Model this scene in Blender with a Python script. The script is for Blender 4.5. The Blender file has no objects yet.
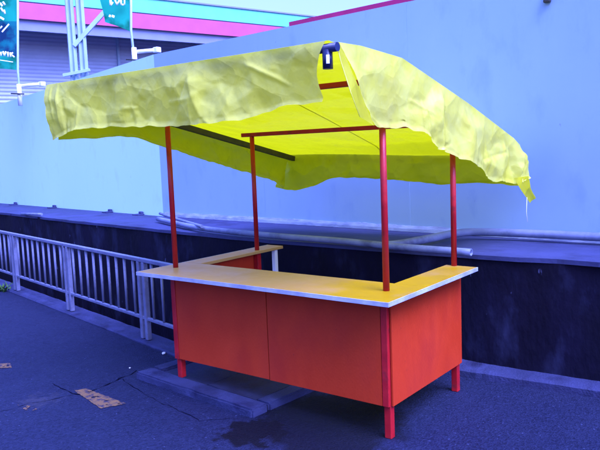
import bpy, bmesh, math, random
from mathutils import Vector, Matrix, noise
random.seed(7)
S = bpy.context.scene
COL = S.collection
R = math.radians

# ------------------------------------------------------------------ camera
CAM = Vector((1.8384, -3.1116, 1.6))
FPX, PITCH, ROLL, YAW = 676.03, 0.1108, -0.0386, 0.6591
FW = Vector((-math.sin(YAW)*math.cos(PITCH), math.cos(YAW)*math.cos(PITCH), -math.sin(PITCH)))
_rt = Vector((math.cos(YAW), math.sin(YAW), 0)); _up = _rt.cross(FW)
RT = math.cos(ROLL)*_rt + math.sin(ROLL)*_up
UP = -math.sin(ROLL)*_rt + math.cos(ROLL)*_up
cd = bpy.data.cameras.new('camera'); co = bpy.data.objects.new('camera', cd); COL.objects.link(co)
m = Matrix((RT, UP, -FW)).transposed().to_4x4(); m.translation = CAM
co.matrix_world = m
cd.sensor_width = 36; cd.lens = FPX/600*36; cd.clip_end = 2000; cd.clip_start = .05
S.camera = co

# ------------------------------------------------------------------ sky, sun, exposure
SUN_AZ, SUN_EL = R(76), R(54)          # azimuth measured from -y (towards the viewer) to +x
sd = Vector((math.sin(SUN_AZ)*math.cos(SUN_EL), -math.cos(SUN_AZ)*math.cos(SUN_EL), math.sin(SUN_EL)))
W = bpy.data.worlds.new('World'); S.world = W; W.use_nodes = True
nt = W.node_tree; bg = nt.nodes['Background']
sky = nt.nodes.new('ShaderNodeTexSky'); sky.sky_type = 'NISHITA'; sky.sun_disc = False
sky.sun_elevation = SUN_EL; sky.sun_rotation = math.atan2(sd.x, sd.y)
sky.air_density = 1.5; sky.dust_density = 5.0; sky.ozone_density = 1.0
tint = nt.nodes.new('ShaderNodeMix'); tint.data_type = 'RGBA'; tint.blend_type = 'MULTIPLY'; tint.inputs[0].default_value = 1
tint.inputs[7].default_value = (.27, .33, 1, 1)      # cold, deep blue open-shade light over the whole sky
nt.links.new(sky.outputs[0], tint.inputs[6]); nt.links.new(tint.outputs[2], bg.inputs[0]); bg.inputs[1].default_value = .15
sl = bpy.data.lights.new('sun', 'SUN'); sl.energy = 1.5; sl.angle = R(40); sl.color = (.33, .39, 1)
so = bpy.data.objects.new('sun', sl); COL.objects.link(so)
so.rotation_euler = (-sd).to_track_quat('-Z', 'Y').to_euler()
vs = S.view_settings
vs.view_transform = 'Standard'; vs.look = 'None'; vs.gamma = 1; vs.exposure = 2.58

# ------------------------------------------------------------------ helpers: pixels to places
def ray(x, y): return FW + RT*((x-300)/FPX) + UP*((225-y)/FPX)
def on_z(x, y, z=0):
    d = ray(x, y); return CAM + d*((z-CAM.z)/d.z)
def on_x(x, y, X):
    d = ray(x, y); return CAM + d*((X-CAM.x)/d.x)
def on_y(x, y, Y):
    d = ray(x, y); return CAM + d*((Y-CAM.y)/d.y)
def on_line(x, y, A, B):
    n = Vector((-(B[1]-A[1]), B[0]-A[0], 0)); d = ray(x, y)
    return CAM + d*((Vector((A[0], A[1], 0))-CAM).dot(n)/d.dot(n))

# ------------------------------------------------------------------ helpers: objects
def tag(o, label=None, cat=None, group=None, kind=None):
    for k, v in (('label', label), ('category', cat), ('group', group), ('kind', kind)):
        if v: o[k] = v
    return o
def empty(name, loc=(0, 0, 0)):
    o = bpy.data.objects.new(name, None); COL.objects.link(o); o.location = loc; o.empty_display_size = .1
    return o
def link(name, me, parent=None):
    o = bpy.data.objects.new(name, me); COL.objects.link(o)
    if parent is not None:
        o.parent = parent
        o.matrix_parent_inverse = Matrix.Translation(-wloc(parent))
    return o
def wloc(o):
    v = o.location.copy(); p = o.parent
    if p is not None: v = v + wloc(p) + o.matrix_parent_inverse.translation
    return v
class MB:
    """collects shapes in world coordinates, links them as one mesh object"""
    def __init__(s): s.bm = bmesh.new()
    def box(s, c, d, rz=0, bev=0, rot=None):
        b = bmesh.new(); bmesh.ops.create_cube(b, size=1)
        for v in b.verts: v.co = Vector((v.co.x*d[0], v.co.y*d[1], v.co.z*d[2]))
        if bev: bmesh.ops.bevel(b, geom=b.edges[:], offset=bev, segments=2, affect='EDGES', profile=.5)
        M = Matrix.Translation(c) @ (rot.to_4x4() if rot else Matrix.Rotation(rz, 4, 'Z'))
        s.add(b, M); return s
    def add(s, b, M):
        b.transform(M); me = bpy.data.meshes.new('tmp'); b.to_mesh(me); b.free()
        s.bm.from_mesh(me); bpy.data.meshes.remove(me)
    def bar(s, a, b, w, h, bev=0):
        a, b = Vector(a), Vector(b); d = b-a; L = d.length; x = d.normalized()
        upv = Vector((0, 0, 1)) if abs(x.z) < .95 else Vector((0, 1, 0))
        y = upv.cross(x).normalized(); z = x.cross(y)
        s.box((a+b)/2, (L, w, h), bev=bev, rot=Matrix((x, y, z)).transposed()); return s
    def tube(s, pts, r, n=12, cap=True):
        pts = [Vector(p) for p in pts]; rings = []; ref = None
        for i, p in enumerate(pts):
            t = (pts[min(i+1, len(pts)-1)] - pts[max(i-1, 0)]).normalized()
            if ref is None: ref = Vector((0, 0, 1)) if abs(t.z) < .9 else Vector((1, 0, 0))
            u = (ref - t*ref.dot(t)).normalized(); v = t.cross(u); ref = u
            rr = r[i] if isinstance(r, (list, tuple)) else r
            rings.append([s.bm.verts.new(p + (u*math.cos(2*math.pi*k/n) + v*math.sin(2*math.pi*k/n))*rr) for k in range(n)])
        for a, b in zip(rings, rings[1:]):
            for k in range(n):
                f = s.bm.faces.new((a[k], a[(k+1) % n], b[(k+1) % n], b[k])); f.smooth = True
        if cap:
            s.bm.faces.new(rings[0][::-1]); s.bm.faces.new(rings[-1])
        return s
    def prism(s, poly, z0, z1):
        """poly: counter-clockwise xy list; z0 and z1 numbers or lists"""
        n = len(poly); f0 = z0 if isinstance(z0, (list, tuple)) else [z0]*n; f1 = z1 if isinstance(z1, (list, tuple)) else [z1]*n
        a = [s.bm.verts.new((p[0], p[1], z)) for p, z in zip(poly, f0)]
        b = [s.bm.verts.new((p[0], p[1], z)) for p, z in zip(poly, f1)]
        s.bm.faces.new(a[::-1]); s.bm.faces.new(b)
        for k in range(n): s.bm.faces.new((a[k], a[(k+1) % n], b[(k+1) % n], b[k]))
        return s
    def quad(s, *p):
        s.bm.faces.new([s.bm.verts.new(q) for q in p]); return s
    def build(s, name, mat, parent=None, keep=False):
        if not keep: bmesh.ops.recalc_face_normals(s.bm, faces=s.bm.faces[:])
        me = bpy.data.meshes.new(name); s.bm.to_mesh(me); s.bm.free(); me.materials.append(mat)
        return link(name, me, parent)

# ------------------------------------------------------------------ materials
MAT = {}
def mat(name, c1, c2=None, scale=6, rough=.6, spec=.4, bump=0, bscale=60, metal=0, detail=5, lo=.35, hi=.65, stretch=(1, 1, 1), dirt=None, dscale=2.5, dlo=.55, dhi=.7, rvar=.1, chip=None):
    M = bpy.data.materials.new(name); M.use_nodes = True; t = M.node_tree; p = t.nodes['Principled BSDF']
    tc = t.nodes.new('ShaderNodeTexCoord'); mp = t.nodes.new('ShaderNodeMapping'); mp.inputs['Scale'].default_value = stretch
    t.links.new(tc.outputs['Object'], mp.inputs[0])
    c2 = c2 or tuple(x*.8 for x in c1)
    def nz(sc, lo, hi, det=detail):
        n = t.nodes.new('ShaderNodeTexNoise'); n.inputs['Scale'].default_value = sc; n.inputs['Detail'].default_value = det; n.inputs['Roughness'].default_value = .6
        t.links.new(mp.outputs[0], n.inputs[0])
        r = t.nodes.new('ShaderNodeMapRange'); r.inputs[1].default_value = lo; r.inputs[2].default_value = hi; t.links.new(n.outputs[0], r.inputs[0])
        return r.outputs[0]
    f = nz(scale, lo, hi)
    def mix(fac, a, b):
        x = t.nodes.new('ShaderNodeMix'); x.data_type = 'RGBA'; t.links.new(fac, x.inputs[0])
        for s, v in ((6, a), (7, b)):
            if isinstance(v, tuple): x.inputs[s].default_value = (*v, 1)
            else: t.links.new(v, x.inputs[s])
        return x.outputs[2]
    c = mix(f, c2, c1)
    if dirt: c = mix(nz(dscale, dlo, dhi), c, dirt)
    if chip: c = mix(nz(chip[1], chip[2], chip[2]+.03, 3), c, chip[0])
    t.links.new(c, p.inputs['Base Color'])
    rr = t.nodes.new('ShaderNodeMapRange'); rr.inputs[3].default_value = max(0, rough-rvar); rr.inputs[4].default_value = min(1, rough+rvar)
    t.links.new(f, rr.inputs[0]); t.links.new(rr.outputs[0], p.inputs['Roughness'])
    p.inputs['Specular IOR Level'].default_value = spec; p.inputs['Metallic'].default_value = metal
    if bump:
        n = t.nodes.new('ShaderNodeTexNoise'); n.inputs['Scale'].default_value = bscale; n.inputs['Detail'].default_value = 4; t.links.new(mp.outputs[0], n.inputs[0])
        b = t.nodes.new('ShaderNodeBump'); b.inputs['Strength'].default_value = bump; b.inputs['Distance'].default_value = .01
        t.links.new(n.outputs[0], b.inputs['Height']); t.links.new(b.outputs[0], p.inputs['Normal'])
    MAT[name] = M; return M

mat('red_paint', (.45, .010, .014), (.34, .007, .012), 9, .42, .4, .08, 90, dirt=(.22, .012, .015), dscale=14, dlo=.55, dhi=.72, chip=((.10, .02, .03), 70, .70))
mat('panel_orange', (.50, .038, .009), (.44, .031, .008), 3.2, .55, .2, .12, 120, dirt=(.38, .024, .010), dscale=3.5, dlo=.45, dhi=.75, stretch=(1, 1, .55), chip=((.13, .02, .015), 55, .705))
mat('edge_dark', (.03, .006, .008))
mat('counter_yellow', (.40, .23, .002), (.34, .185, .004), 4, .45, .2, .04, 50, dirt=(.40, .22, .06), dscale=1.7, dlo=.42, dhi=.62)
mat('counter_edge', (.42, .46, .56), (.26, .28, .36), 9, .5)
mat('galvanised', (.17, .18, .28), (.12, .13, .21), 8, .45, .5, metal=0, dirt=(.10, .10, .15), dscale=20)
mat('black_steel', (.022, .022, .024), (.035, .03, .028), 12, .5)
mat('blue_pipe', (.010, .016, .07), (.007, .010, .045), 10, .35)
mat('white_plastic', (.8, .8, .8), (.7, .7, .7), 10, .4)
mat('hoarding_right', (.30, .44, .55), (.27, .41, .535), 1.1, .42, .35, .02, 5, rvar=.05, stretch=(1, 1, .45), dirt=(.21, .33, .50), dscale=5, dlo=.56, dhi=.85, chip=((.22, .30, .42), 16, .735))
mat('hoarding_left', (.56, .86, .74), (.54, .84, .73), 1.0, .42, .4, .015, 6, dirt=(.50, .76, .70), dscale=5, dlo=.58, dhi=.78, rvar=.04, stretch=(1, 1, .5), chip=((.42, .58, .62), 14, .73))
mat('hoarding_foot', (.34, .40, .52), (.18, .22, .34), 5, .6, .3, .3, 30, stretch=(1, 1, 4))
mat('wall_dark', (.006, .005, .018), (.0025, .002, .008), 4, .8, .12, .7, 22, dirt=(.022, .025, .060), dscale=4.2, dlo=.52, dhi=.80, stretch=(1, 1, .45), chip=((.05, .055, .11), 11, .70))
mat('ledge', (.038, .045, .125), (.026, .031, .085), 3, .7, .3, .3, 30, dirt=(.018, .020, .06), dscale=2.2)
mat('kerb', (.036, .041, .105), (.022, .026, .066), 5, .8, .2, .5, 70, dirt=(.014, .015, .045), dscale=4)
mat('slab', (.036, .042, .105), (.020, .024, .062), 6, .8, .2, .6, 80, dirt=(.010, .011, .04), dscale=5)
mat('cover_plate', (.017, .020, .055), (.010, .012, .034), 7, .7, .3, .4, 60)
mat('grey_pipe', (.19, .22, .34), (.13, .155, .25), 7, .55, .3, .1, 40, dirt=(.06, .07, .12), dscale=5, dlo=.52, dhi=.75)
mat('soil', (.010, .010, .010), (.006, .006, .006), 3, .95, .1, .6, 20)
mat('pink_fascia', (.52, .085, .19), (.48, .075, .17), 2, .5)
mat('magenta', (.55, .02, .12), (.45, .015, .09), 3, .5)
mat('cyan_fascia', (.14, .62, .52), (.12, .56, .47), 2, .5)
mat('soffit', (.22, .25, .40), (.19, .22, .36), 2, .6)
mat('frame_steel', (.36, .50, .60), (.30, .42, .52), 4, .4)
mat('flag_print', (.9, .95, .95), (.75, .85, .88), 14, .7)
mat('weed', (.05, .13, .02), (.03, .08, .015), 12, .6)
mat('paper', (.8, .8, .8), (.6, .6, .6), 12, .8)
mat('road_paint', (.20, .11, .05), (.13, .08, .05), 22, .9, .1, .4, 90, dirt=(.04, .034, .055), dscale=26, dlo=.50, dhi=.62)

def beige_left():
    # the left half of the counter is mixed towards beige, ending in an uneven front
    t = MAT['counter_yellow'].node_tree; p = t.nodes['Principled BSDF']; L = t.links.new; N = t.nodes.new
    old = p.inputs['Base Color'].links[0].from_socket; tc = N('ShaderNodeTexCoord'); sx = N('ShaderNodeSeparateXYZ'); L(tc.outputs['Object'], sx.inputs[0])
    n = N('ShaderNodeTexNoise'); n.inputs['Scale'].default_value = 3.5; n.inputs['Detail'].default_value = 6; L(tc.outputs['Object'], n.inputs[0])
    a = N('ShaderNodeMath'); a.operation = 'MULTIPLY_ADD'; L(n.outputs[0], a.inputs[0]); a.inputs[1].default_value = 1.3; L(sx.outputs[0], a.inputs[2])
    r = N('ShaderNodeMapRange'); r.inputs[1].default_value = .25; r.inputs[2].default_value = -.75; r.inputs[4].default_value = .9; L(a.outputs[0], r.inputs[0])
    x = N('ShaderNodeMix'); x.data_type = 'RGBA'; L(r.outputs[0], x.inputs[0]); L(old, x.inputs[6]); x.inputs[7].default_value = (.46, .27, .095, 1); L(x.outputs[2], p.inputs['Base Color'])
beige_left()
# siding: horizontal corrugation
def siding():
    M = mat('siding', (.48, .54, .68), (.43, .49, .63), 1.5, .5); t = M.node_tree; p = t.nodes['Principled BSDF']
    tc = t.nodes.new('ShaderNodeTexCoord'); w = t.nodes.new('ShaderNodeTexWave'); w.bands_direction = 'Z'; w.inputs['Scale'].default_value = 2.6
    t.links.new(tc.outputs['Object'], w.inputs[0]); b = t.nodes.new('ShaderNodeBump'); b.inputs['Strength'].default_value = .7; b.inputs['Distance'].default_value = .03
    t.links.new(w.outputs['Fac'], b.inputs['Height']); t.links.new(b.outputs[0], p.inputs['Normal'])
siding()

def road_mat():
    M = bpy.data.materials.new('asphalt'); M.use_nodes = True; t = M.node_tree; p = t.nodes['Principled BSDF']; N = t.nodes.new; L = t.links.new
    tc = N('ShaderNodeTexCoord')
    def nz(sc, lo, hi, det=6):
        n = N('ShaderNodeTexNoise'); n.inputs['Scale'].default_value = sc; n.inputs['Detail'].default_value = det; n.inputs['Roughness'].default_value = .62; L(tc.outputs['Object'], n.inputs[0])
        r = N('ShaderNodeMapRange'); r.inputs[1].default_value = lo; r.inputs[2].default_value = hi; L(n.outputs[0], r.inputs[0]); return r.outputs[0]
    def mixc(fac, a, b):
        x = N('ShaderNodeMix'); x.data_type = 'RGBA'; L(fac, x.inputs[0])
        for s, v in ((6, a), (7, b)):
            if isinstance(v, tuple): x.inputs[s].default_value = (*v, 1)
            else: L(v, x.inputs[s])
        return x.outputs[2]
    def math_(op, a, b):
        x = N('ShaderNodeMath'); x.operation = op; x.use_clamp = True
        for i, v in enumerate((a, b)):
            if isinstance(v, (int, float)): x.inputs[i].default_value = v
            else: L(v, x.inputs[i])
        return x.outputs[0]
    base = mixc(nz(.9, .35, .65), (.0038, .0055, .019), (.008, .0105, .029))
    vor = N('ShaderNodeTexVoronoi'); vor.inputs['Scale'].default_value = 95; L(tc.outputs['Object'], vor.inputs[0])
    agg = N('ShaderNodeMapRange'); agg.inputs[1].default_value = .0; agg.inputs[2].default_value = .7; L(vor.outputs['Color'], agg.inputs[0])
    c = mixc(math_('MULTIPLY', agg.outputs[0], .55), base, (.021, .026, .068))
    c = mixc(math_('MULTIPLY', nz(42, .66, .74, 2), .6), c, (.07, .085, .18))
    # wet stain with a shape of its own by the slab corner, and contact shade painted under the stall
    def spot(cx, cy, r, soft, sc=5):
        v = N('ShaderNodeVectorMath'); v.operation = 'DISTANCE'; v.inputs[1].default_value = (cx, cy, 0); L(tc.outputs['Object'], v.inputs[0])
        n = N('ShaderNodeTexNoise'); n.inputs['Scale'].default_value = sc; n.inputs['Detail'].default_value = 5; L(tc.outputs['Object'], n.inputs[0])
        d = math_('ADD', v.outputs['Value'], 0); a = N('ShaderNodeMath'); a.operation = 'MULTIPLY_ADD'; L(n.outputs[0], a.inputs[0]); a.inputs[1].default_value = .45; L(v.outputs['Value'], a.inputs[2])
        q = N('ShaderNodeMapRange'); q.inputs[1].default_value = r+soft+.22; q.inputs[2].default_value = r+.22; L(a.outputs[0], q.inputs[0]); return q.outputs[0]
    wet_and_shade = math_('MAXIMUM', spot(-.70, -.36, .17, .05, 9), math_('MULTIPLY', spot(-.42, -.02, .40, .14, 6), .85))
    c = mixc(math_('MULTIPLY', wet_and_shade, .95), c, (.003, .003, .006))
    pale = math_('MULTIPLY', spot(-2.25, -.75, .02, .14, 14), .08)
    c = mixc(pale, c, (.2, .17, .15))
    L(c, p.inputs['Base Color'])
    rg = N('ShaderNodeMapRange'); rg.inputs[3].default_value = .55; rg.inputs[4].default_value = .8; L(nz(2, .3, .7), rg.inputs[0]); L(rg.outputs[0], p.inputs['Roughness'])
    p.inputs['Specular IOR Level'].default_value = .12
    bn = N('ShaderNodeBump'); bn.inputs['Strength'].default_value = .7; bn.inputs['Distance'].default_value = .006; L(vor.outputs['Distance'], bn.inputs['Height'])
    b2 = N('ShaderNodeBump'); b2.inputs['Strength'].default_value = .5; b2.inputs['Distance'].default_value = .02
    n2 = N('ShaderNodeTexNoise'); n2.inputs['Scale'].default_value = 9; L(tc.outputs['Object'], n2.inputs[0]); L(n2.outputs[0], b2.inputs['Height']); L(bn.outputs[0], b2.inputs['Normal'])
    L(b2.outputs[0], p.inputs['Normal'])
    return M
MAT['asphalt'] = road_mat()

def tarp_mat():
    M = bpy.data.materials.new('tarp'); M.use_nodes = True; t = M.node_tree; N = t.nodes.new; L = t.links.new
    for n in list(t.nodes): t.nodes.remove(n)
    out = N('ShaderNodeOutputMaterial'); tc = N('ShaderNodeTexCoord'); geo = N('ShaderNodeNewGeometry')
    def nz(sc, lo, hi):
        n = N('ShaderNodeTexNoise'); n.inputs['Scale'].default_value = sc; n.inputs['Detail'].default_value = 6; n.inputs['Roughness'].default_value = .62; n.inputs['Distortion'].default_value = .6; L(tc.outputs['Object'], n.inputs[0])
        r = N('ShaderNodeMapRange'); r.inputs[1].default_value = lo; r.inputs[2].default_value = hi; L(n.outputs[0], r.inputs[0]); return r.outputs[0]
    def mixc(fac, a, b):
        x = N('ShaderNodeMix'); x.data_type = 'RGBA'; L(fac, x.inputs[0])
        for s, v in ((6, a), (7, b)):
            if isinstance(v, tuple): x.inputs[s].default_value = (*v, 1)
            else: L(v, x.inputs[s])
        return x.outputs[2]
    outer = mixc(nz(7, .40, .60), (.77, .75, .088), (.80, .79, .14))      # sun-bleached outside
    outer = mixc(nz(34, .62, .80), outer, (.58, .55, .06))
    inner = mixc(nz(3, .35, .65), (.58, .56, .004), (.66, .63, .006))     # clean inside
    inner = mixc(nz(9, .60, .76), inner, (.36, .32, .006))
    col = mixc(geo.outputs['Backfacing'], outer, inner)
    b = N('ShaderNodeBump'); b.inputs['Strength'].default_value = .16; b.inputs['Distance'].default_value = .012
    h = N('ShaderNodeTexNoise'); h.inputs['Scale'].default_value = 22; h.inputs['Detail'].default_value = 5; h.inputs['Distortion'].default_value = 1.2; L(tc.outputs['Object'], h.inputs[0]); L(h.outputs[0], b.inputs['Height'])
    for vs_, st_, ds_ in ((3.6, .60, .055), (10, .42, .018)):      # fine straight creases
        wn = N('ShaderNodeTexNoise'); wn.inputs['Scale'].default_value = 3; L(tc.outputs['Object'], wn.inputs[0])
        wm = N('ShaderNodeVectorMath'); wm.operation = 'MULTIPLY_ADD'; L(wn.outputs['Color'], wm.inputs[0]); wm.inputs[1].default_value = (.05, .05, .05); L(tc.outputs['Object'], wm.inputs[2])
        vo = N('ShaderNodeTexVoronoi'); vo.feature = 'F1'; vo.inputs['Scale'].default_value = vs_; L(wm.outputs[0], vo.inputs[0])
        b2 = N('ShaderNodeBump'); b2.inputs['Strength'].default_value = st_; b2.inputs['Distance'].default_value = ds_; L(vo.outputs['Distance'], b2.inputs['Height']); L(b.outputs[0], b2.inputs['Normal']); b = b2
    p = N('ShaderNodeBsdfPrincipled'); L(col, p.inputs['Base Color']); p.inputs['Roughness'].default_value = .38; p.inputs['Specular IOR Level'].default_value = .5; L(b.outputs[0], p.inputs['Normal'])
    tr = N('ShaderNodeBsdfTranslucent'); tr.inputs[0].default_value = (.80, .78, .004, 1)
    ms = N('ShaderNodeMixShader'); ms.inputs[0].default_value = .42; L(p.outputs[0], ms.inputs[1]); L(tr.outputs[0], ms.inputs[2]); L(ms.outputs[0], out.inputs[0])
    return M
MAT['tarp'] = tarp_mat()

def flag_mat(name, a, b2):
    M = bpy.data.materials.new(name); M.use_nodes = True; t = M.node_tree; N = t.nodes.new; L = t.links.new
    p = t.nodes['Principled BSDF']; p.inputs['Roughness'].default_value = .8; p.inputs['Specular IOR Level'].default_value = .1
    tc = N('ShaderNodeTexCoord'); n = N('ShaderNodeTexNoise'); n.inputs['Scale'].default_value = 3.0; n.inputs['Detail'].default_value = 4; L(tc.outputs['Object'], n.inputs[0])
    r = N('ShaderNodeMapRange'); r.inputs[1].default_value = .44; r.inputs[2].default_value = .54; L(n.outputs[0], r.inputs[0])
    x = N('ShaderNodeMix'); x.data_type = 'RGBA'; L(r.outputs[0], x.inputs[0]); x.inputs[6].default_value = (*a, 1); x.inputs[7].default_value = (*b2, 1)
    L(x.outputs[2], p.inputs['Base Color'])
    tr = N('ShaderNodeBsdfTranslucent'); L(x.outputs[2], tr.inputs[0]); ms = N('ShaderNodeMixShader'); ms.inputs[0].default_value = .45
    L(p.outputs[0], ms.inputs[1]); L(tr.outputs[0], ms.inputs[2]); L(ms.outputs[0], t.nodes['Material Output'].inputs[0])
    MAT[name] = M
flag_mat('flag_teal', (.006, .20, .10), (.015, .42, .24))
flag_mat('flag_blue', (.012, .05, .11), (.01, .20, .20))

# ------------------------------------------------------------------ the setting
def fence_y(x): return .56 - .197*(x+2.73)
def kerb_y(x): return 1.127 + .084*x
# lowest ground: also the floor of the open drain behind the railing
g = MB().prism([(-400, -400), (400, -400), (400, 400), (-400, 400)], -1.6, -.55).build('ground', MAT['soil']); tag(g, kind='structure')
XE = -1.78
road_poly = [(-60, -60), (60, -60), (60, kerb_y(60)), (XE, kerb_y(XE)), (XE, fence_y(XE)-.05), (-60, fence_y(-60)-.05)]
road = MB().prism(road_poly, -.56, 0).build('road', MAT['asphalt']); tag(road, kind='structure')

# kerb under the railing
def rough_strip(pts_front, pts_back, z0, ztop_f, ztop_b, name, mt, n=90, amp=.006, seed=0):
    """a long kerb block with slightly worn, uneven edges"""
    bm = bmesh.new(); rows = []
    for i in range(n+1):
        s = i/n
        a = Vector(pts_front[0]).lerp(Vector(pts_front[1]), s); b = Vector(pts_back[0]).lerp(Vector(pts_back[1]), s)
        w = [noise.noise(Vector((a.x*5, k*3.1, seed)))*amp + noise.noise(Vector((a.x*23, k*3.1, seed+4)))*amp*.5 for k in range(5)]
        d = (b-a).normalized()
        rows.append([bm.verts.new((a.x, a.y+w[4], z0)), bm.verts.new((a.x, a.y+w[0], ztop_f-.012+w[1]*.4)),
                     bm.verts.new((a.x+d.x*.014, a.y+d.y*.014+w[0], ztop_f+w[1]*.6)), bm.verts.new((b.x, b.y, ztop_b+w[2]*.6)), bm.verts.new((b.x, b.y, z0))])
    for r0, r1 in zip(rows, rows[1:]):
        for k in range(4): bm.faces.new((r0[k], r1[k], r1[k+1], r0[k+1]))
    bm.faces.new(rows[0]); bm.faces.new(rows[-1][::-1])
    q = MB(); q.bm.free(); q.bm = bm
    return q.build(name, mt)
k1 = rough_strip([(-9.5, fence_y(-9.5)-.06), (XE-.005, fence_y(XE)-.06)], [(-9.5, fence_y(-9.5)+.13), (XE-.005, fence_y(XE)+.13)], -.6, .022, .030, 'kerb', MAT['kerb'], 160, .008, 1)
tag(k1, kind='structure')
k2 = rough_strip([(XE, kerb_y(XE)-.004), (7, kerb_y(7)-.004)], [(XE, kerb_y(XE)+.19), (7, kerb_y(7)+.19)], -.6, .055, .095, 'kerb', MAT['kerb'], 200, .007, 5)
tag(k2, kind='structure')

# retaining wall with a broad ledge, hoarding on the ledge
front = [(-30, 6.35), (-8, 2.17), (-5.4, 1.74), (-3.7, 1.51), (-2.9, 1.41), (-1.9, 1.30), (0, 1.245), (.77, 1.285), (7, 1.80)]
LZ = .84
def dense(poly, step=.12):
    out = []
    for a, b in zip(poly, poly[1:]):
        n = max(1, int(math.dist(a, b)/step))
        out += [tuple(a[k]+(b[k]-a[k])*i/n for k in range(len(a))) for i in range(n)]
    return out+[poly[-1]]
rw = empty('retaining_wall', (-2, 1.3, -.6)); tag(rw, 'low black stained retaining wall with a pale ledge behind the stall', 'wall')
df = [p for p in dense(front) if p[0] > -12]; df = [front[0]]+df
bm = bmesh.new(); cols = []
NZ = 14
for i, p in enumerate(df):
    c = []
    for j in range(NZ+1):
        z = -.6 + (LZ-.012+.6)*j/NZ
        w = noise.fractal(Vector((p[0]*2.2, z*2.2, 3)), 1, 2, 4)*.014
        c.append(bm.verts.new((p[0], p[1]-w+.0, z)))
    cols.append(c)
for a, b in zip(cols, cols[1:]):
    for j in range(NZ):
        f = bm.faces.new((a[j], b[j], b[j+1], a[j+1])); f.smooth = True
q = MB(); q.bm.free(); q.bm = bm; q.build('wall_face', MAT['wall_dark'], rw)
# ledge slab: front lip sits 1 cm proud of the face with an uneven edge
lip = [(p[0], p[1]-.014+noise.noise(Vector((p[0]*3, 0, 9)))*.022+noise.noise(Vector((p[0]*11, 0, 9)))*.012) for p in df]
back = [(7, 3.4), (-30, 8.5)]
MB().prism(lip+back, LZ-.03, [LZ+noise.noise(Vector((p[0]*4, 2, 2)))*.006 for p in lip]+[LZ, LZ]).build('ledge', MAT['ledge'], rw)
MB().prism([(-200, 40), (-30, 8.45), (7, 3.35), (200, 3.35), (200, 300), (-200, 300)], -.5, LZ-.01).build('upper_ground', MAT['soil'])['kind'] = 'structure'

# hoarding
HB, HC, HD = (-30, 6.3), (-4.66, 2.50), (7, 1.52)
def hz(x): return 2.82 if x > -4.66 else 2.82 + (x+4.66)*.045
hr = empty('hoarding', (-4.66, 2.5, LZ)); tag(hr, 'tall smooth pale blue site hoarding of flat panels standing on the ledge', 'hoarding')
def panels(A, B, w, mt, lim):
    A, B = Vector((*A, 0)), Vector((*B, 0)); d = (B-A).normalized(); L = (B-A).length; n = int(L/w)+1
    nrm = Vector((d.y, -d.x, 0))
    for i in range(n):
        a = A+d*(i*w); b = A+d*min(L, (i+1)*w-.0015)
        if (b-a).length < .02 or b.x < lim[0] or a.x > lim[1]: continue
        off = nrm*(.0015*math.sin(i*2.3))
        a, b = a+off, b+off; t = -nrm*.04
        za, zb = hz(a.x), hz(b.x)
        MB().prism([a[:2], b[:2], (b+t)[:2], (a+t)[:2]], LZ-.03, [za, zb, zb, za]).build('panel', mt, hr)
panels(HC, HD, 1.82, MAT['hoarding_right'], (-6, 8))
# left run, built from the corner outwards
A, B = Vector((*HC, 0)), Vector((*HB, 0)); d = (B-A).normalized(); nrm = Vector((-d.y, d.x, 0))
for i in range(9):
    a = A+d*(i*1.95+.001); b = A+d*((i+1)*1.95-.001); t = -nrm*.04
    MB().prism([b[:2], a[:2], (a+t)[:2], (b+t)[:2]], LZ-.03, [hz(b.x), hz(a.x), hz(a.x), hz(b.x)]).build('panel', MAT['hoarding_left'], hr)
# foot strip along the bottom of the right run, torn and uneven
A, B = Vector((*HC, 0)), Vector((*HD, 0)); d = (B-A).normalized(); nrm = Vector((d.y, -d.x, 0)); bm = bmesh.new(); pr = None
for i in range(0, 400):
    q0 = A+d*(.05+i*.029)+nrm*.012
    top = LZ+.055+noise.noise(Vector((i*.11, 0, 0)))*.012+noise.noise(Vector((i*.7, 5, 0)))*.006
    w = .014+noise.noise(Vector((i*.35, 9, 0)))*.006
    cur = [bm.verts.new((q0+nrm*w+Vector((0, 0, LZ+.002)))[:]), bm.verts.new((q0+nrm*w*.7+Vector((0, 0, LZ+.03)))[:]), bm.verts.new((q0+Vector((0, 0, top)))[:]), bm.verts.new((q0-nrm*.009+Vector((0, 0, top)))[:])]
    if pr:
        for k in range(3): bm.faces.new((pr[k], cur[k], cur[k+1], pr[k+1]))
    pr = cur
q = MB(); q.bm.free(); q.bm = bm; q.build('foot_strip', MAT['hoarding_foot'], hr)
# small anchor feet of the left run
A, B = Vector((*HC, 0)), Vector((*HB, 0)); d = (B-A).normalized(); nrm = Vector((-d.y, d.x, 0))
for px, py in ((143, 213), (112, 210), (56, 205), (17, 202)):
    P = on_line(px, py, HC, HB); q = MB()
    q.box((P.x+nrm.x*.03, P.y+nrm.y*.03, LZ+.022), (.07, .04, .045), math.atan2(d.y, d.x), .01)
    q.box((P.x+nrm.x*.07, P.y+nrm.y*.07, LZ+.007), (.14, .10, .014), math.atan2(d.y, d.x), .004)
    q.build('anchor_foot', MAT['ledge'], hr)
P = on_line(548, 1, HC, HD); MB().box((P.x, P.y-.02, P.z+.01), (.05, .04, .05), 0, .008).tube([(P.x, P.y-.02, P.z+.03), (P.x, P.y+.01, P.z+.12)], .012).build('hook', MAT['black_steel'], hr)

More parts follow.
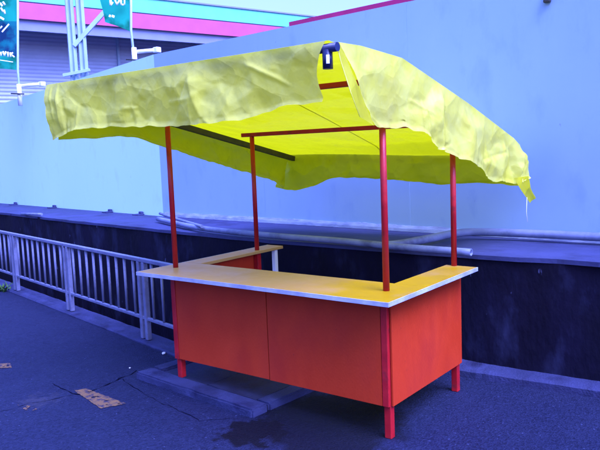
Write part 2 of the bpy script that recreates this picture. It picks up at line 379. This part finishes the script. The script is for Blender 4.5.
# pipes lying on the ledge
def spline(pts, n=8):
    pts = [Vector(p) for p in pts]; P = [pts[0]*2-pts[1]]+pts+[pts[-1]*2-pts[-2]]; out = []
    for i in range(1, len(P)-2):
        for k in range(n):
            t = k/n; a, b, c, e = P[i-1:i+3]
            out.append(.5*((2*b)+(c-a)*t+(2*a-5*b+4*c-e)*t*t+(3*b-a-3*c+e)*t**3))
    return out+[pts[-1]]
pr_ = .038
def pp(x, y, z): v = on_z(x, y, z); return (v.x, v.y, z)
pa = MB().tube(spline([pp(383, 245.3, LZ+.035), pp(400, 244, LZ+.045), pp(430, 238.5, LZ+.06), pp(455, 233.5, LZ+.06), pp(480, 232, LZ+.06), pp(540, 234, LZ+.06), pp(600, 237, LZ+.06)] + [(2.2, pp(600, 237, LZ+.06)[1]+.02, LZ+.06), (6.5, pp(600, 237, LZ+.06)[1]+.1, LZ+.06)]), .031, 16).build('drain_pipe', MAT['grey_pipe'])
tag(pa, 'pale grey pipe running right along the foot of the hoarding, bent at its left end', 'pipe', 'pipes lying on the ledge')
pb = MB().tube(spline([pp(158, 219, LZ+.04), pp(200, 228, LZ+.04), pp(270, 235.5, LZ+.04), pp(340, 241, LZ+.04), pp(400, 247, LZ+.04), pp(471, 252.5, LZ+.04)]), .026, 16, cap=False).tube([pp(440, 250.2, LZ+.04), pp(471.3, 252.6, LZ+.04)], .022, 16, cap=False).build('drain_pipe', MAT['grey_pipe'])
sf = pb.modifiers.new('thickness', 'SOLIDIFY'); sf.thickness = .003
tag(pb, 'long pale pipe lying on the ledge behind the stall, ending open by the rear post', 'pipe', 'pipes lying on the ledge')
pc = MB().tube(spline([pp(160, 213.5, LZ+.06), pp(180, 220, LZ+.05), pp(202, 226.5, LZ+.07)]), .016, 12).build('drain_pipe', MAT['grey_pipe'])
tag(pc, 'short thin pale pipe at the corner where the hoarding changes colour', 'pipe', 'pipes lying on the ledge')
P = on_line(33, 216.5, front[1], front[2]); pd = MB().tube([(P.x-.25, P.y-.02, LZ+.02), (P.x+.3, P.y-.05, LZ+.035)], .018, 10).build('drain_pipe', MAT['grey_pipe'])
tag(pd, 'short pale pipe stub lying on the far left of the ledge', 'pipe', 'pipes lying on the ledge')

# ------------------------------------------------------------------ railing
rl = empty('railing', (-2.73, .56, .04)); tag(rl, 'low pale grey metal railing with upright bars along the drain', 'railing')
fd = Vector((1, -.197, 0)).normalized(); F0 = Vector((-2.73, .56, 0)); fa = math.atan2(fd.y, fd.x)
ZB, ZT = .215, .72
bay = 1.61
bal_me = None
for b in range(-3, 1):
    a0 = F0+fd*(b*bay+.001); a1 = F0+fd*((b+1)*bay-.001)
    if b == 0: a1 = F0+fd*.98
    for nm, z, w, h in (('top_rail', ZT, .04, .032), ('bottom_rail', ZB, .028, .028)):
        MB().bar(a0+Vector((0, 0, z)), a1+Vector((0, 0, z)), w, h, .005).build(nm, MAT['galvanised'], rl)
    for e in ((a0+fd*.042, a1-fd*.042)):
        MB().box((e.x, e.y, (.03+ZT-.016)/2), (.042, .042, ZT-.016-.03), fa, .005).build('post', MAT['galvanised'], rl)
    n = 9 if b < 0 else 5; L = (a1-a0).length
    for k in range(1, n+1):
        q = a0+fd*(L*k/(n+1))
        me = bal_me or MB().tube([(0, 0, ZB+.013), (0, 0, ZT-.015)], .012, 8)
        if bal_me is None:
            o = me.build('bar', MAT['galvanised'], rl); bal_me = o.data
        else: o = link('bar', bal_me, rl)
        o.location = (q.x, q.y, 0)

# ------------------------------------------------------------------ concrete slab and pit covers under the stall
sl_ = empty('concrete_slab', (-1.4, .3, 0)); tag(sl_, 'worn concrete drain slab half under the left end of the stall', 'slab')
def worn_block(cx, cy, sx, sy, z0, z1, rz, name, mt, parent, bev=.012):
    b = bmesh.new(); bmesh.ops.create_cube(b, size=1)
    for v in b.verts: v.co = Vector((v.co.x*sx, v.co.y*sy, v.co.z*(z1-z0)))
    bmesh.ops.subdivide_edges(b, edges=b.edges[:], cuts=9, use_grid_fill=True)
    bmesh.ops.bevel(b, geom=[e for e in b.edges if len(e.link_faces) == 2 and e.calc_face_angle(0) > .5], offset=bev, segments=2, affect='EDGES')
    for v in b.verts:
        w = v.co*9+Vector((cx*7, cy*7, 0)); v.co += Vector((noise.noise(w), noise.noise(w+Vector((9, 0, 0))), noise.noise(w+Vector((0, 9, 0)))*.5))*.007
    q = MB(); q.add(b, Matrix.Translation((cx, cy, (z0+z1)/2)) @ Matrix.Rotation(rz, 4, 'Z'))
    return q.build(name, mt, parent)
ra = R(-4.5); sc_ = Vector((-1.40, .345))
def sp(u, v): c, s = math.cos(ra), math.sin(ra); return sc_.x+u*c-v*s, sc_.y+u*s+v*c
x, y = sp(0, -.435); worn_block(x, y, 1.22, .14, -.05, .050, ra, 'front_border', MAT['slab'], sl_)
x, y = sp(-.55, .07); worn_block(x, y, .12, .86, -.05, .048, ra, 'side_border', MAT['slab'], sl_)
x, y = sp(.55, .07); worn_block(x, y, .12, .86, -.05, .046, ra, 'side_border', MAT['slab'], sl_)
for i in range(2):
    x, y = sp(-.245+.49*i, .07); worn_block(x, y, .478, .845, -.05, .030+.006*i, ra, 'cover', MAT['cover_plate'], sl_, .006)

# ------------------------------------------------------------------ market stall
WS, DS, H = 1.6698, .8519, .8266
RYF, RYB, RZF, RZB, RXL, RXR = -.543, 1.874, 2.074, 1.555, -2.138, .06
def roof_z(y): return RZF+(RZB-RZF)*(y-RYF)/(RYB-RYF)
st = empty('market_stall', (-.8, .4, 0)); tag(st, 'red and orange market stall with crumpled yellow tarpaulin roof', 'stall')
CT = .022
for (x, y, z0, zt) in ((0, 0, 0, roof_z(0)-.03), (-WS, 0, .048, roof_z(0)-.03), (0, DS, 0, roof_z(DS)-.06), (-WS, DS, .03, roof_z(DS)-.06)):
    MB().box((x, y, (z0+H-CT)/2), (.042, .042, H-CT-z0), 0, .004).build('leg', MAT['red_paint'], st)
    MB().tube([(x, y, H-.002), (x, y, zt)], .0180, 14).build('post', MAT['red_paint'], st)
PB, PT = .189, H-CT-.002
SX = on_y(268, 330, -.03).x
MB().box(((-WS+.022+SX-.004)/2, -.029, (PB+PT)/2), (SX-.004+WS-.022, .012, PT-PB), 0, .0015).build('front_panel', MAT['panel_orange'], st)
MB().box(((SX+.004-.022)/2, -.031, (PB-.002+PT)/2), (-.022-SX-.004, .012, PT-PB+.002), 0, .0015).build('front_panel', MAT['panel_orange'], st)
MB().box((.0305, DS/2+.002, (PB+PT)/2), (.012, DS+.036, PT-PB), 0, .0015).build('side_panel', MAT['panel_orange'], st)
MB().box((-WS-.0295, DS/2-.002, (PB+PT)/2), (.012, DS+.046, PT-PB), 0, .0015).build('side_panel', MAT['panel_orange'], st)
MB().box((SX, -.012, (PB+PT)/2), (.05, .02, PT-PB), 0, .002).build('batten', MAT['edge_dark'], st)
for x in (.0, -WS):
    MB().bar((x, .022, PB+.04), (x, DS-.022, PB+.04), .03, .03, .003).build('lower_bar', MAT['red_paint'], st)
MB().bar((-WS+.022, .004, PB+.04), (-.022, .004, PB+.04), .02, .03, .003).build('lower_bar', MAT['red_paint'], st)
for cx in (.0015, -WS):
    MB().box((cx, -.0305, (PB+PT)/2), (.040, .018, PT-PB+.004), 0, .003).build('corner_strip', MAT['red_paint'], st)
# counters
def board(name, x0, x1, y0, y1, trims):
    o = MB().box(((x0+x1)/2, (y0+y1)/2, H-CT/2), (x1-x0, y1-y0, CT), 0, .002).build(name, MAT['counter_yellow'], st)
    for a, b in trims:
        MB().bar((*a, H-CT/2-.001), (*b, H-CT/2-.001), .005, CT+.002, .001).build('edge_strip', MAT['counter_edge'], o)
XL, XR, YF, YI = -WS-.117, .150, -.241, .190
board('counter_top', XL, XR, YF, YI, [((XL, YF-.0027), (XR, YF-.0027)), ((XR+.0027, YF-.005), (XR+.0027, YI)), ((XL-.0027, YF-.005), (XL-.0027, YI))])
board('counter_top', -.060, XR-.001, YI+.002, DS+.012, [((XR+.0027, YI+.001), (XR+.0027, DS+.012))])
board('counter_top', XL+.001, -WS+.045, YI+.002, DS+.27, [((XL-.0027, YI+.001), (XL-.0027, DS+.27))])
MB().box((-WS+.012, DS+.20, (H-CT)/2+.0), (.035, .035, H-CT), 0, .003).build('leg', MAT['white_plastic'], st)['label'] = 'whitish square prop under the rear end of the left counter'
# roof frame
MB().bar((-WS-.10, DS, roof_z(DS)-.045), (.06, DS, roof_z(DS)-.045), .03, .03, .003).build('cross_bar', MAT['red_paint'], st)
MB().bar((-WS-.10, 0, roof_z(0)-.014), (.05, 0, roof_z(0)-.014), .03, .03, .003).build('cross_bar', MAT['red_paint'], st)
for x, y0 in ((-2.06, RYF+.02), (.015, -.15)):
    MB().bar((x, y0, roof_z(y0)-.036), (x, RYB-.01, roof_z(RYB)-.036), .035, .045, .003).build('rafter', MAT['black_steel'], st)
MB().tube([(RXL, RYF, RZF-.022), (RXR+.04, RYF, RZF-.022)], .021, 14).build('ridge_pole', MAT['blue_pipe'], st)
MB().tube([(RXL+.02, RYB+.045, RZB-.04), (RXR-.03, RYB+.045, RZB-.075)], .010, 12).build('eave_pole', MAT['black_steel'], st)
ep = MB().tube([(RXR-.015, RYF-.002, RZF-.03), (RXR-.015, RYF-.002, RZF-.115)], .024, 14).build('pole_socket', MAT['blue_pipe'], st)
MB().box((RXR-.0, RYF-.022, RZF-.075), (.016, .010, .04), R(38), .002).build('sticker', MAT['white_plastic'], ep)

# tarpaulin
def hsh(i, j, k):
    n = (i*374761393+j*668265263+k*2147483647*31+k*97) & 0xffffffff; n = ((n ^ (n >> 13))*1274126177) & 0xffffffff
    return ((n ^ (n >> 16)) & 0xffff)/65535*2-1
def facet(a, b, k):
    """random heights on a warped lattice joined by flat triangles: crisp creases between flat facets"""
    i, j = math.floor(a), math.floor(b); x, y = a-i, b-j
    h00, h10, h01, h11 = hsh(i, j, k), hsh(i+1, j, k), hsh(i, j+1, k), hsh(i+1, j+1, k)
    if hsh(i, j, k+50) > 0:
        return h00+x*(h10-h00)+y*(h11-h10) if x > y else h00+y*(h01-h00)+x*(h11-h01)
    return h00+x*(h10-h00)+y*(h01-h00) if x+y < 1 else h11+(1-x)*(h01-h11)+(1-y)*(h10-h11)
def crumple(v, seed, amp, flat=False):
    u, w = (v.x, v.y) if flat else (v.x+v.y, v.z); t = 0
    wx = noise.noise(Vector((u*4, w*4, seed)))*.04; wy = noise.noise(Vector((u*4, w*4, seed+9)))*.04
    for k, (cell, am, ang) in enumerate(((.34, .7, .5), (.19, .75, 1.2), (.105, .46, .2), (.055, .16, .9))):
        c, s_ = math.cos(ang), math.sin(ang); q = cell*2 if k == 0 else .2
        p, r = (u+wx*min(1, q*2.5))*c-(w+wy*min(1, q*2.5))*s_, (u+wx*min(1, q*2.5))*s_+(w+wy*min(1, q*2.5))*c
        m_ = 1 if k < 2 else max(.15, .6+noise.noise(Vector((u*3, w*3, seed*3+k)))*1.4)
        t += facet(p/cell*.8+seed*11, r/cell+seed*5, seed*10+k)*am*m_
    return t*amp+creases(u, w, seed)*amp/.05
_CR = {}
def creases(u, w, seed):
    """long straight fold marks crossing the sheet"""
    if seed not in _CR:
        r = random.Random(seed*13+5); _CR[seed] = []
        for k in range(44):
            a = r.uniform(0, math.pi) if k % 3 else math.pi/2+r.uniform(-.12, .12); L = r.uniform(.10, .34)
            _CR[seed].append((r.uniform(-2.7, 1.9), r.uniform(1.3, 2.1), math.cos(a), math.sin(a), L, r.choice((-1, 1, 1))*r.uniform(.005, .012), r.uniform(.010, .022)))
    t = 0
    for cx, cz, dx, dz, L, h, wd in _CR[seed]:
        x, z = u-cx, w-cz; al = x*dx+z*dz
        if abs(al) < L:
            di = abs(-x*dz+z*dx)
            if di < wd: t += h*(1-di/wd)*min(1, (L-abs(al))/.08)
    return t
BUMP = ((-.543, .0), (-.3, .055), (.1, .116), (.95, .085), (1.72, .03), (1.874, -.05), (9, -.05))
def bulge_z(x, y):
    b = 0
    for (y0, b0), (y1, b1) in zip(BUMP, BUMP[1:]):
        if y0 <= y <= y1: b = b0+(b1-b0)*(y-y0)/(y1-y0)
    w = max(0, min(1, (x+2.05)/1.8)); return b*w*w*(3-2*w)
def along(poly, s):
    L = [0]
    for a, b in zip(poly, poly[1:]): L.append(L[-1]+(Vector(b)-Vector(a)).length)
    s *= L[-1]
    for i in range(len(poly)-1):
        if s <= L[i+1]+1e-9:
            return Vector(poly[i]).lerp(Vector(poly[i+1]), (s-L[i])/max(1e-9, L[i+1]-L[i]))
    return Vector(poly[-1])
def sheet(name, top, bot, nu, nv, out, amp, seed, parent, bulge=.02, topfree=0, hem=None):
    bm = bmesh.new(); out = Vector(out).normalized(); G = []
    for i in range(nu+1):
        s = i/nu; a = along(top, s); b = along(bot, s); c = []
        for j in range(nv+1):
            t = j/nv; p = a.lerp(b, t)
            g = min(1, t*3+topfree)
            p = p + out*(max(-.012 - .03*t, crumple(p, seed, amp))*g + bulge*math.sin(math.pi*min(1, t*.75+.1))*(g)+ .02*t*noise.noise(p*2.1+Vector((seed, 0, 0))))
            if t > .93: p += out*.010*(t-.93)/.07
            if t > .9: p += Vector((0, 0, 1))*noise.noise(p*13)*.010
            c.append(bm.verts.new(p))
        G.append(c)
    for i in range(nu):
        for j in range(nv):
            f = bm.faces.new((G[i][j], G[i+1][j], G[i+1][j+1], G[i][j+1])); f.smooth = True
    bm.normal_update()
    if sum(f.normal.dot(out) for f in bm.faces) < 0: bmesh.ops.reverse_faces(bm, faces=bm.faces[:])
    q = MB(); q.bm.free(); q.bm = bm
    return q.build(name, MAT['tarp'], parent, keep=True)
fY, rX, lX, bY = RYF-.030, RXR+.012, RXL-.012, RYB+.012
canopy = None
# roof sheet with slight sag between the rafters
bm = bmesh.new(); G = []; nu, nv = 130, 130
for i in range(nu+1):
    x = RXL-.008+(RXR-RXL+.016)*i/nu; c = []
    for j in range(nv+1):
        y = RYF-.02+(RYB-RYF+.03)*j/nv; e = min(1, min(i, nu-i)/6, min(j, nv-j)/6)
        z = roof_z(y)+.004+bulge_z(x, y)+e*(.004+abs(crumple(Vector((x, y, 0)), 11, .010, True)))
        c.append(bm.verts.new((x, y, z)))
    G.append(c)
for i in range(nu):
    for j in range(nv):
        f = bm.faces.new((G[i][j], G[i+1][j], G[i+1][j+1], G[i][j+1])); f.smooth = True
q = MB(); q.bm.free(); q.bm = bm; canopy = q.build('tarpaulin', MAT['tarp'], st, keep=True)
# front valance
ft = [on_y(x, y, fY) for x, y in ((52, 85), (120, 75), (200, 63), (260, 54), (325, 42))]
for v in ft: v.z = RZF+.006
ft[0].x = RXL-.02
fb = [on_y(x, y, fY) for x, y in ((53, 140), (62, 137), (75, 131), (110, 127), (165, 126), (200, 125), (243, 121), (284, 104), (300, 104), (319, 102))]
fr_ = sheet('front_valance', ft, fb, 240, 40, (0, -1, .1), .050, 1, canopy, .015)
# the slanting right end of the front valance is cut back a little at mid height
for v in fr_.data.vertices:
    if v.co.x > -.25:
        t = max(0, min(1, (RZF-v.co.z)/.25)); v.co.x -= .035*math.sin(math.pi*min(1, t*1.05))*((v.co.x+.25)/.27)
# right valance
rt = [Vector((rX, y, roof_z(y)+.006+bulge_z(0, y))) for y in (RYF+.05, -.3, -.1, .1, .4, .95, 1.35, 1.72)]+[Vector((rX+.01, RYB-.06, 1.575))]
rb = [on_x(x, y, rX) for x, y in ((373, 127), (390, 127), (408, 128), (422, 135), (432, 148), (455, 158), (478, 168), (493, 182), (505, 181), (513, 184))]+[on_x(521, 182, rX+.05), on_x(530, 178, rX+.07)]
sheet('side_valance', rt, rb, 230, 44, (1, 0, .1), .052, 2, canopy, .02)
# left and back valances, seen from inside
lt = [Vector((lX, RYF-.02, RZF+.004)), Vector((lX, RYB+.03, roof_z(RYB)+.004))]
lb = [on_x(x, y, lX) for x, y in ((60, 140), (133, 136.5), (171, 149), (200, 158), (275, 181), (284, 189))]
sheet('side_valance', lt, lb, 150, 24, (-1, 0, .1), .022, 3, canopy, .012)
bt = [Vector((RXL-.03, bY, RZB+.004)), *[Vector((x, bY, RZB+.006+bulge_z(x, 1.87))) for x in (-1.9, -1.6, -1.3, -1, -.7, -.4, -.2)], Vector((RXR-.01, bY, RZB-.046))]
bb = [on_y(x, y, bY) for x, y in ((275, 188), (293, 191), (312, 187), (331, 178), (360, 178), (400, 181), (440, 184), (490, 184), (520, 186))]
sheet('rear_valance', bt, bb, 150, 22, (0, 1, .1), .018, 4, canopy, .008)
# folded corner tip at the rear right, and the cord that hangs from it
tip = on_x(532, 201, rX+.09)
tl = [on_x(x, y, rX+.055) for x, y in ((514, 178), (521, 190), (530, 203))]; tr_ = [on_x(x, y, rX+.075) for x, y in ((530, 176), (532, 188), (537, 198))]
sheet('corner_tip', tl, tr_, 20, 8, (-1, 0, 0), .010, 6, canopy, .012)
MB().tube([tip+Vector((-.02, -.05, .03)), tip+Vector((-.024, -.05, -.08)), tip+Vector((-.016, -.05, -.15))], .0022, 6).build('cord', MAT['white_plastic'], canopy)
# folded flap inside the open front corner
pts = [on_y(x, y, RYF+.02) for x, y in ((337, 46), (341, 62), (351, 93), (360, 117))]
pt2 = [rt[0].lerp(rb[0], t)+Vector((.012, .012, 0)) for t in (0, .33, .66, 1)]
o = sheet('corner_flap', pts, pt2, 30, 8, (-.4, -1, 0), .006, 8, canopy, .0)
MB().tube([pts[0]]+pts[1:], .0022, 6).build('hem', MAT['tarp'], o)
# seams under the roof
for x in (-.95,):
    bmq = MB(); pv = None
    for j in range(60):
        y = RYF+.02+(RYB-RYF-.04)*j/59; xx = x-.09*(y-.3); z = roof_z(y)-.001+bulge_z(xx, y)
        cur = [bmq.bm.verts.new((xx-.007, y, z)), bmq.bm.verts.new((xx, y, z-.003)), bmq.bm.verts.new((xx+.007, y, z))]
        if pv:
            for k in range(2): bmq.bm.faces.new((pv[k], cur[k], cur[k+1], pv[k+1]))
        pv = cur
    bmq.build('seam', MAT['tarp'], canopy)

# ------------------------------------------------------------------ road surface details
def decal(name, pts, z, mt, parent=None):
    q = MB(); q.bm.faces.new([q.bm.verts.new((p[0], p[1], z)) for p in pts]); return q.build(name, mt, parent)
def worn_paint(corners, seed, keep=.55, n=(34, 12)):
    """a painted bar worn away in flakes: only the flakes that are left are geometry"""
    q = MB(); c = [on_z(x, y) for x, y in corners]
    g = {}
    def P(i, j):
        if (i, j) not in g:
            u, v = i/n[0], j/n[1]; a = c[0].lerp(c[1], u).lerp(c[3].lerp(c[2], u), v)
            a = a+Vector((noise.noise(a*40), noise.noise(a*40+Vector((5, 0, 0))), 0))*.008
            g[i, j] = q.bm.verts.new((a.x, a.y, .004))
        return g[i, j]
    for i in range(n[0]):
        for j in range(n[1]):
            u, v = i/n[0], j/n[1]; a = c[0].lerp(c[1], u).lerp(c[3].lerp(c[2], u), v)
            if noise.noise(a*18+Vector((seed, 0, 0)))+.6*noise.noise(a*45) < (keep-.5)*2: q.bm.faces.new((P(i, j), P(i+1, j), P(i+1, j+1), P(i, j+1)))
    return q.build('road_marking', MAT['road_paint'], road)
worn_paint(((74, 391), (101, 409), (126, 404), (86, 389)), 1, .80)
worn_paint(((-12, 365), (-10, 369), (12, 368), (10, 363.5)), 2, .85, (14, 10))
worn_paint(((14, 404), (30, 413), (38, 409), (20, 402)), 3, .30, (16, 10))
mat('crack', (.003, .004, .014), (.002, .0025, .008), 20, .95, .02)
def crack(px, w, seed):
    pts = dense([tuple(on_z(x, y)) for x, y in px], .02); q = MB(); pv = None
    for i, p in enumerate(pts):
        p = Vector(p); d = (Vector(pts[min(i+1, len(pts)-1)])-Vector(pts[max(i-1, 0)])).normalized(); n = Vector((-d.y, d.x, 0))
        p += n*(noise.noise(p*9+Vector((seed, 0, 0)))*.022+noise.noise(p*31)*.008); ww = w*max(.12, .55+noise.noise(p*14+Vector((0, seed, 0)))*.9)
        cur = [q.bm.verts.new((p.x+n.x*ww, p.y+n.y*ww, .003)), q.bm.verts.new((p.x-n.x*ww, p.y-n.y*ww, .003))]
        if pv: q.bm.faces.new((pv[0], pv[1], cur[1], cur[0]))
        pv = cur
    return q.build('crack', MAT['crack'], road)
crack(((82, 395), (100, 388), (122, 378), (138, 371)), .009, 1)
crack(((52, 384), (70, 392), (82, 395)), .005, 2)
crack(((122, 379), (135, 389), (165, 405), (200, 421), (240, 418), (262, 412)), .003, 3)
crack(((0, 412), (30, 404), (60, 398), (80, 394)), .0035, 4)

# crushed paper bits, weed, small stones
def scrap(x, y, s, label):
    P = on_z(x, y); b = bmesh.new(); bmesh.ops.create_icosphere(b, subdivisions=2, radius=s)
    for v in b.verts: v.co *= .7+.6*abs(noise.noise(v.co*60/s*.02+Vector((x, y, 0)))); v.co.z *= .6
    zmin = min(v.co.z for v in b.verts); q = MB(); q.add(b, Matrix.Translation((P.x, P.y, -zmin+.001))); tag(q.build('paper_scrap', MAT['paper']), label, 'litter', 'paper scraps on the road')
scrap(164, 354.5, .020, 'crumpled white paper scrap on the road by the railing kerb')
scrap(130, 368.5, .009, 'tiny white scrap at the end of the road crack')
P = on_z(0, 291); wd = empty('weed', (P.x, P.y+.02, .0)); tag(wd, 'small green weed at the foot of the railing, far left', 'plant')
q = MB()
for i in range(60):
    a = random.uniform(0, 6.28); L = random.uniform(.06, .17); e = random.uniform(.3, 1.3); b0 = Vector((P.x+random.uniform(-.16, .12), P.y+.02+random.uniform(-.05, .05), -.005))
    d1 = Vector((math.cos(a)*math.cos(e), math.sin(a)*math.cos(e), math.sin(e))); sd_ = Vector((-math.sin(a), math.cos(a), 0))*random.uniform(.008, .018)
    q.quad(b0-sd_*.2, b0+d1*L*.55-sd_, b0+d1*L-Vector((0, 0, .015)), b0+d1*L*.55+sd_)
q.build('leaves', MAT['weed'], wd)

# ------------------------------------------------------------------ behind the hoarding
th = R(15); hd = Vector((math.sin(th), math.cos(th), 0)); hn = Vector((math.cos(th), -math.sin(th), 0))   # facade direction, outward normal
P1 = CAM+ray(18, 18)*20
hall = empty('hall', (P1.x, P1.y, LZ-.01)); tag(hall, 'grey ribbed hall with pink fascia and turquoise parapet behind the hoarding', 'building')
def slabv(name, s0, s1, z0, z1, o0, o1, mt, parent=hall):
    """box along the facade between distances s0..s1, standing out o0..o1 from the fascia line"""
    B0 = Vector((P1.x, P1.y, 0)); c = [B0+hd*s0+hn*o0, B0+hd*s0+hn*o1, B0+hd*s1+hn*o1, B0+hd*s1+hn*o0]
    return MB().prism([tuple(v[:2]) for v in c][::-1], z0, z1).build(name, mt, parent)
S0, S1 = -14, 13.5
slabv('wall', S0+.3, S1-.3, LZ-.02, P1.z+.02, -9, -1.5, MAT['siding'])
slabv('soffit', S0, S1, P1.z-.0, P1.z+.08, -9.2, -.012, MAT['soffit'])
slabv('fascia', S0-.1, S1+.1, P1.z-.02, P1.z+.46, -.01, .05, MAT['pink_fascia'])
slabv('added_soffit_band', S0-.05, S1+.05, P1.z-.34, P1.z-.022, -.12, -.05, MAT['soffit'])  # upright band added so the soffit's underside reads pale
gt = slabv('gutter', S0-.1, S1+.1, P1.z+.463, P1.z+.50, -.14, .03, MAT['cover_plate'])
slabv('parapet', S0, S1, P1.z+.09, P1.z+1.02, -9.1, -.16, MAT['cyan_fascia'])
slabv('coping', S0-.05, S1+.05, P1.z+1.022, P1.z+1.07, -9.15, -.12, MAT['soffit'])
slabv('downpipe', 3.62, 3.70, LZ, P1.z-.002, -1.495, -1.41, MAT['frame_steel'])
# neighbouring roof edge in magenta, parallel to the hoarding
A = CAM+ray(289, 24)*(11/ray(289, 24).dot(FW)); dv = (Vector((*HD, 0))-Vector((*HC, 0))).normalized(); nv_ = Vector((dv.y, -dv.x, 0))
ob = empty('low_building', (A.x, A.y, LZ-.01)); tag(ob, 'flat roofed building with magenta roof edge just above the hoarding', 'building')
def slab2(name, s0, s1, z0, z1, o0, o1, mt):
    B0 = Vector((A.x, A.y, 0)); c = [B0+dv*s0+nv_*o1, B0+dv*s1+nv_*o1, B0+dv*s1+nv_*o0, B0+dv*s0+nv_*o0]
    return MB().prism([tuple(v[:2]) for v in c], z0, z1).build(name, mt, ob)
slab2('wall', .2, 20, LZ-.02, A.z-.12, -6, -.3, MAT['siding'])
slab2('roof_edge', 0, 3.15, A.z-.14, A.z+.03, -6.2, 0, MAT['magenta'])
slab2('roof_edge', 3.35, 20, A.z-.14, A.z+.03, -6.2, 0, MAT['magenta'])

# steel sign frame: two uprights with a brace, standing behind the hoarding
def up_from(px, py, dist):
    d = ray(px, py); return CAM+d*(dist/d.dot(FW))
D1 = 11.2
b0 = up_from(74, 70, D1); b1 = up_from(84, 66, D1)
fr = empty('sign_frame', (b0.x, b0.y, LZ-.01)); tag(fr, 'pale steel frame of two uprights and a slanting brace above the hoarding', 'frame')
for b in (b0, b1):
    q = MB()
    for s in (-1, 1): q.bar((b.x+.038*s*.8, b.y+.038*s*.6, LZ-.01), (b.x+.038*s*.8, b.y+.038*s*.6, 5.2), .025, .06, .004)
    q.bar((b.x, b.y+.012, LZ-.01), (b.x, b.y+.012, 5.19), .05, .012); q.build('upright', MAT['frame_steel'], fr)
c0, c1 = up_from(74, 46, D1-.06), up_from(108, 8, D1-.06)
MB().bar(c0, c0+(c1-c0)*1.5, .05, .07, .004).build('brace', MAT['frame_steel'], fr)
c0 = up_from(63, 75.5, D1-.05); c1 = up_from(90, 70, D1-.05); MB().bar(c0, c1, .05, .05, .004).build('crossbar', MAT['frame_steel'], fr)

# tall banners fixed to the top of the hoarding
def banner(label, pole_px, base_px, poly, dist, strokes, mt, mt2=None, split=None):
    base = up_from(*base_px, dist); t = empty('banner', tuple(base)); tag(t, label, 'banner', 'banners above the hoarding')
    top = up_from(pole_px[0], -40, dist); p0 = up_from(*pole_px, dist)
    MB().tube([(base.x, base.y, base.z-.10), (base.x, base.y, base.z+.22)], .034, 10).build('bracket', MAT['white_plastic'], t)
    arm0 = up_from(base_px[0]-.5, base_px[1]-13, dist); arm1 = up_from(base_px[0]+22, base_px[1]-15, dist)
    a = MB().tube([arm0, arm1], .026, 10); a.box(arm1, (.08, .08, .07), 0, .01); a.build('bracket_arm', MAT['white_plastic'], t)
    k0 = up_from(base_px[0]-9, base_px[1]-5.5, dist-.05); k1 = up_from(base_px[0]+4, base_px[1]-5, dist-.05)
    MB().tube([k0, k1], .010, 8).build('clamp_bolt', MAT['black_steel'], t)
    MB().tube([(base.x, base.y, base.z-.02), (p0.x, p0.y, p0.z), top], .017, 10).build('pole', MAT['frame_steel'], t)
    # cloth: rows between its left and right edge, gently waving
    L_, R_ = poly; bm = bmesh.new(); G = []; n = 26
    for j in range(n+1):
        s = j/n; a, b = along([up_from(*p, dist) for p in L_], s), along([up_from(*p, dist) for p in R_], s); c = []
        for i in range(11):
            u = i/10; p = a.lerp(b, u); p -= FW*(.05*math.sin(u*4+s*5)*(1-u)+.02*noise.noise(p*5)); c.append(bm.verts.new(p))
        G.append(c)
    for j in range(n):
        for i in range(10):
            f = bm.faces.new((G[j][i], G[j][i+1], G[j+1][i+1], G[j+1][i])); f.smooth = True
            if split and split[0] < j/n < split[1]: f.material_index = 1
    q = MB(); q.bm.free(); q.bm = bm; cl = q.build('cloth', MAT[mt], t)
    if mt2: cl.data.materials.append(MAT[mt2])
    q = MB()
    for (x0, y0, x1, y1, w) in strokes:
        a, b = up_from(x0, y0, dist-.09), up_from(x1, y1, dist-.09); q.bar(a, b, .004, w) if abs((b-a).z) < .8*(b-a).length else q.tube([a, b], w/2, 6)
    tag(q.build('print', MAT['flag_print'], cl), kind='stuff')
dh = 8.75
rb_ = [(110.5, 0, 110.5, 5.5, .03), (110.5, 5.5, 113, 2, .02), (115, 0, 117, 5, .022), (117, 5, 119.5, 0, .022), (121, 0, 121, 5, .025), (121, 4.5, 124.5, 4.5, .02), (124.5, 0, 124.5, 5, .02), (109, 15.5, 110.8, 16.3, .03), (111.8, 15.8, 114.5, 16.8, .03)]
banner('turquoise banner with white print hanging beside the steel frame', (131, 30), (135, 65), ([(97, -45), (100, 0), (104, 21)], [(127, -45), (129.5, 0), (131.5, 32)]), dh, rb_, 'flag_teal')
lb_ = [(0, 3, 2.5, 6, .03), (3, 2, 5, 5, .03), (1, 8, 3, 12, .03), (4, 10, 5, 14, .03), (0, 17, 4, 19.5, .03), (2, 32, 9, 24, .02), (0, 29, 2, 26, .02), (1, 52, 1, 56, .025), (3, 51.5, 4.5, 56, .025), (4.5, 56, 6, 51.5, .025), (8, 52, 8, 57, .025), (10.5, 52.5, 10.5, 57, .025), (10.5, 54.5, 13, 52.5, .02), (12, 55, 14.5, 57, .02), (0, 60, 13, 62, .012)]
banner('turquoise and dark blue banner cut by the left edge of the picture', (17.8, 70), (20, 99), ([(-12, -45), (-12, 0), (-12, 68)], [(16, -45), (17, 0), (18, 70)]), 10.2, lb_, 'flag_teal', 'flag_blue', (.56, .88))
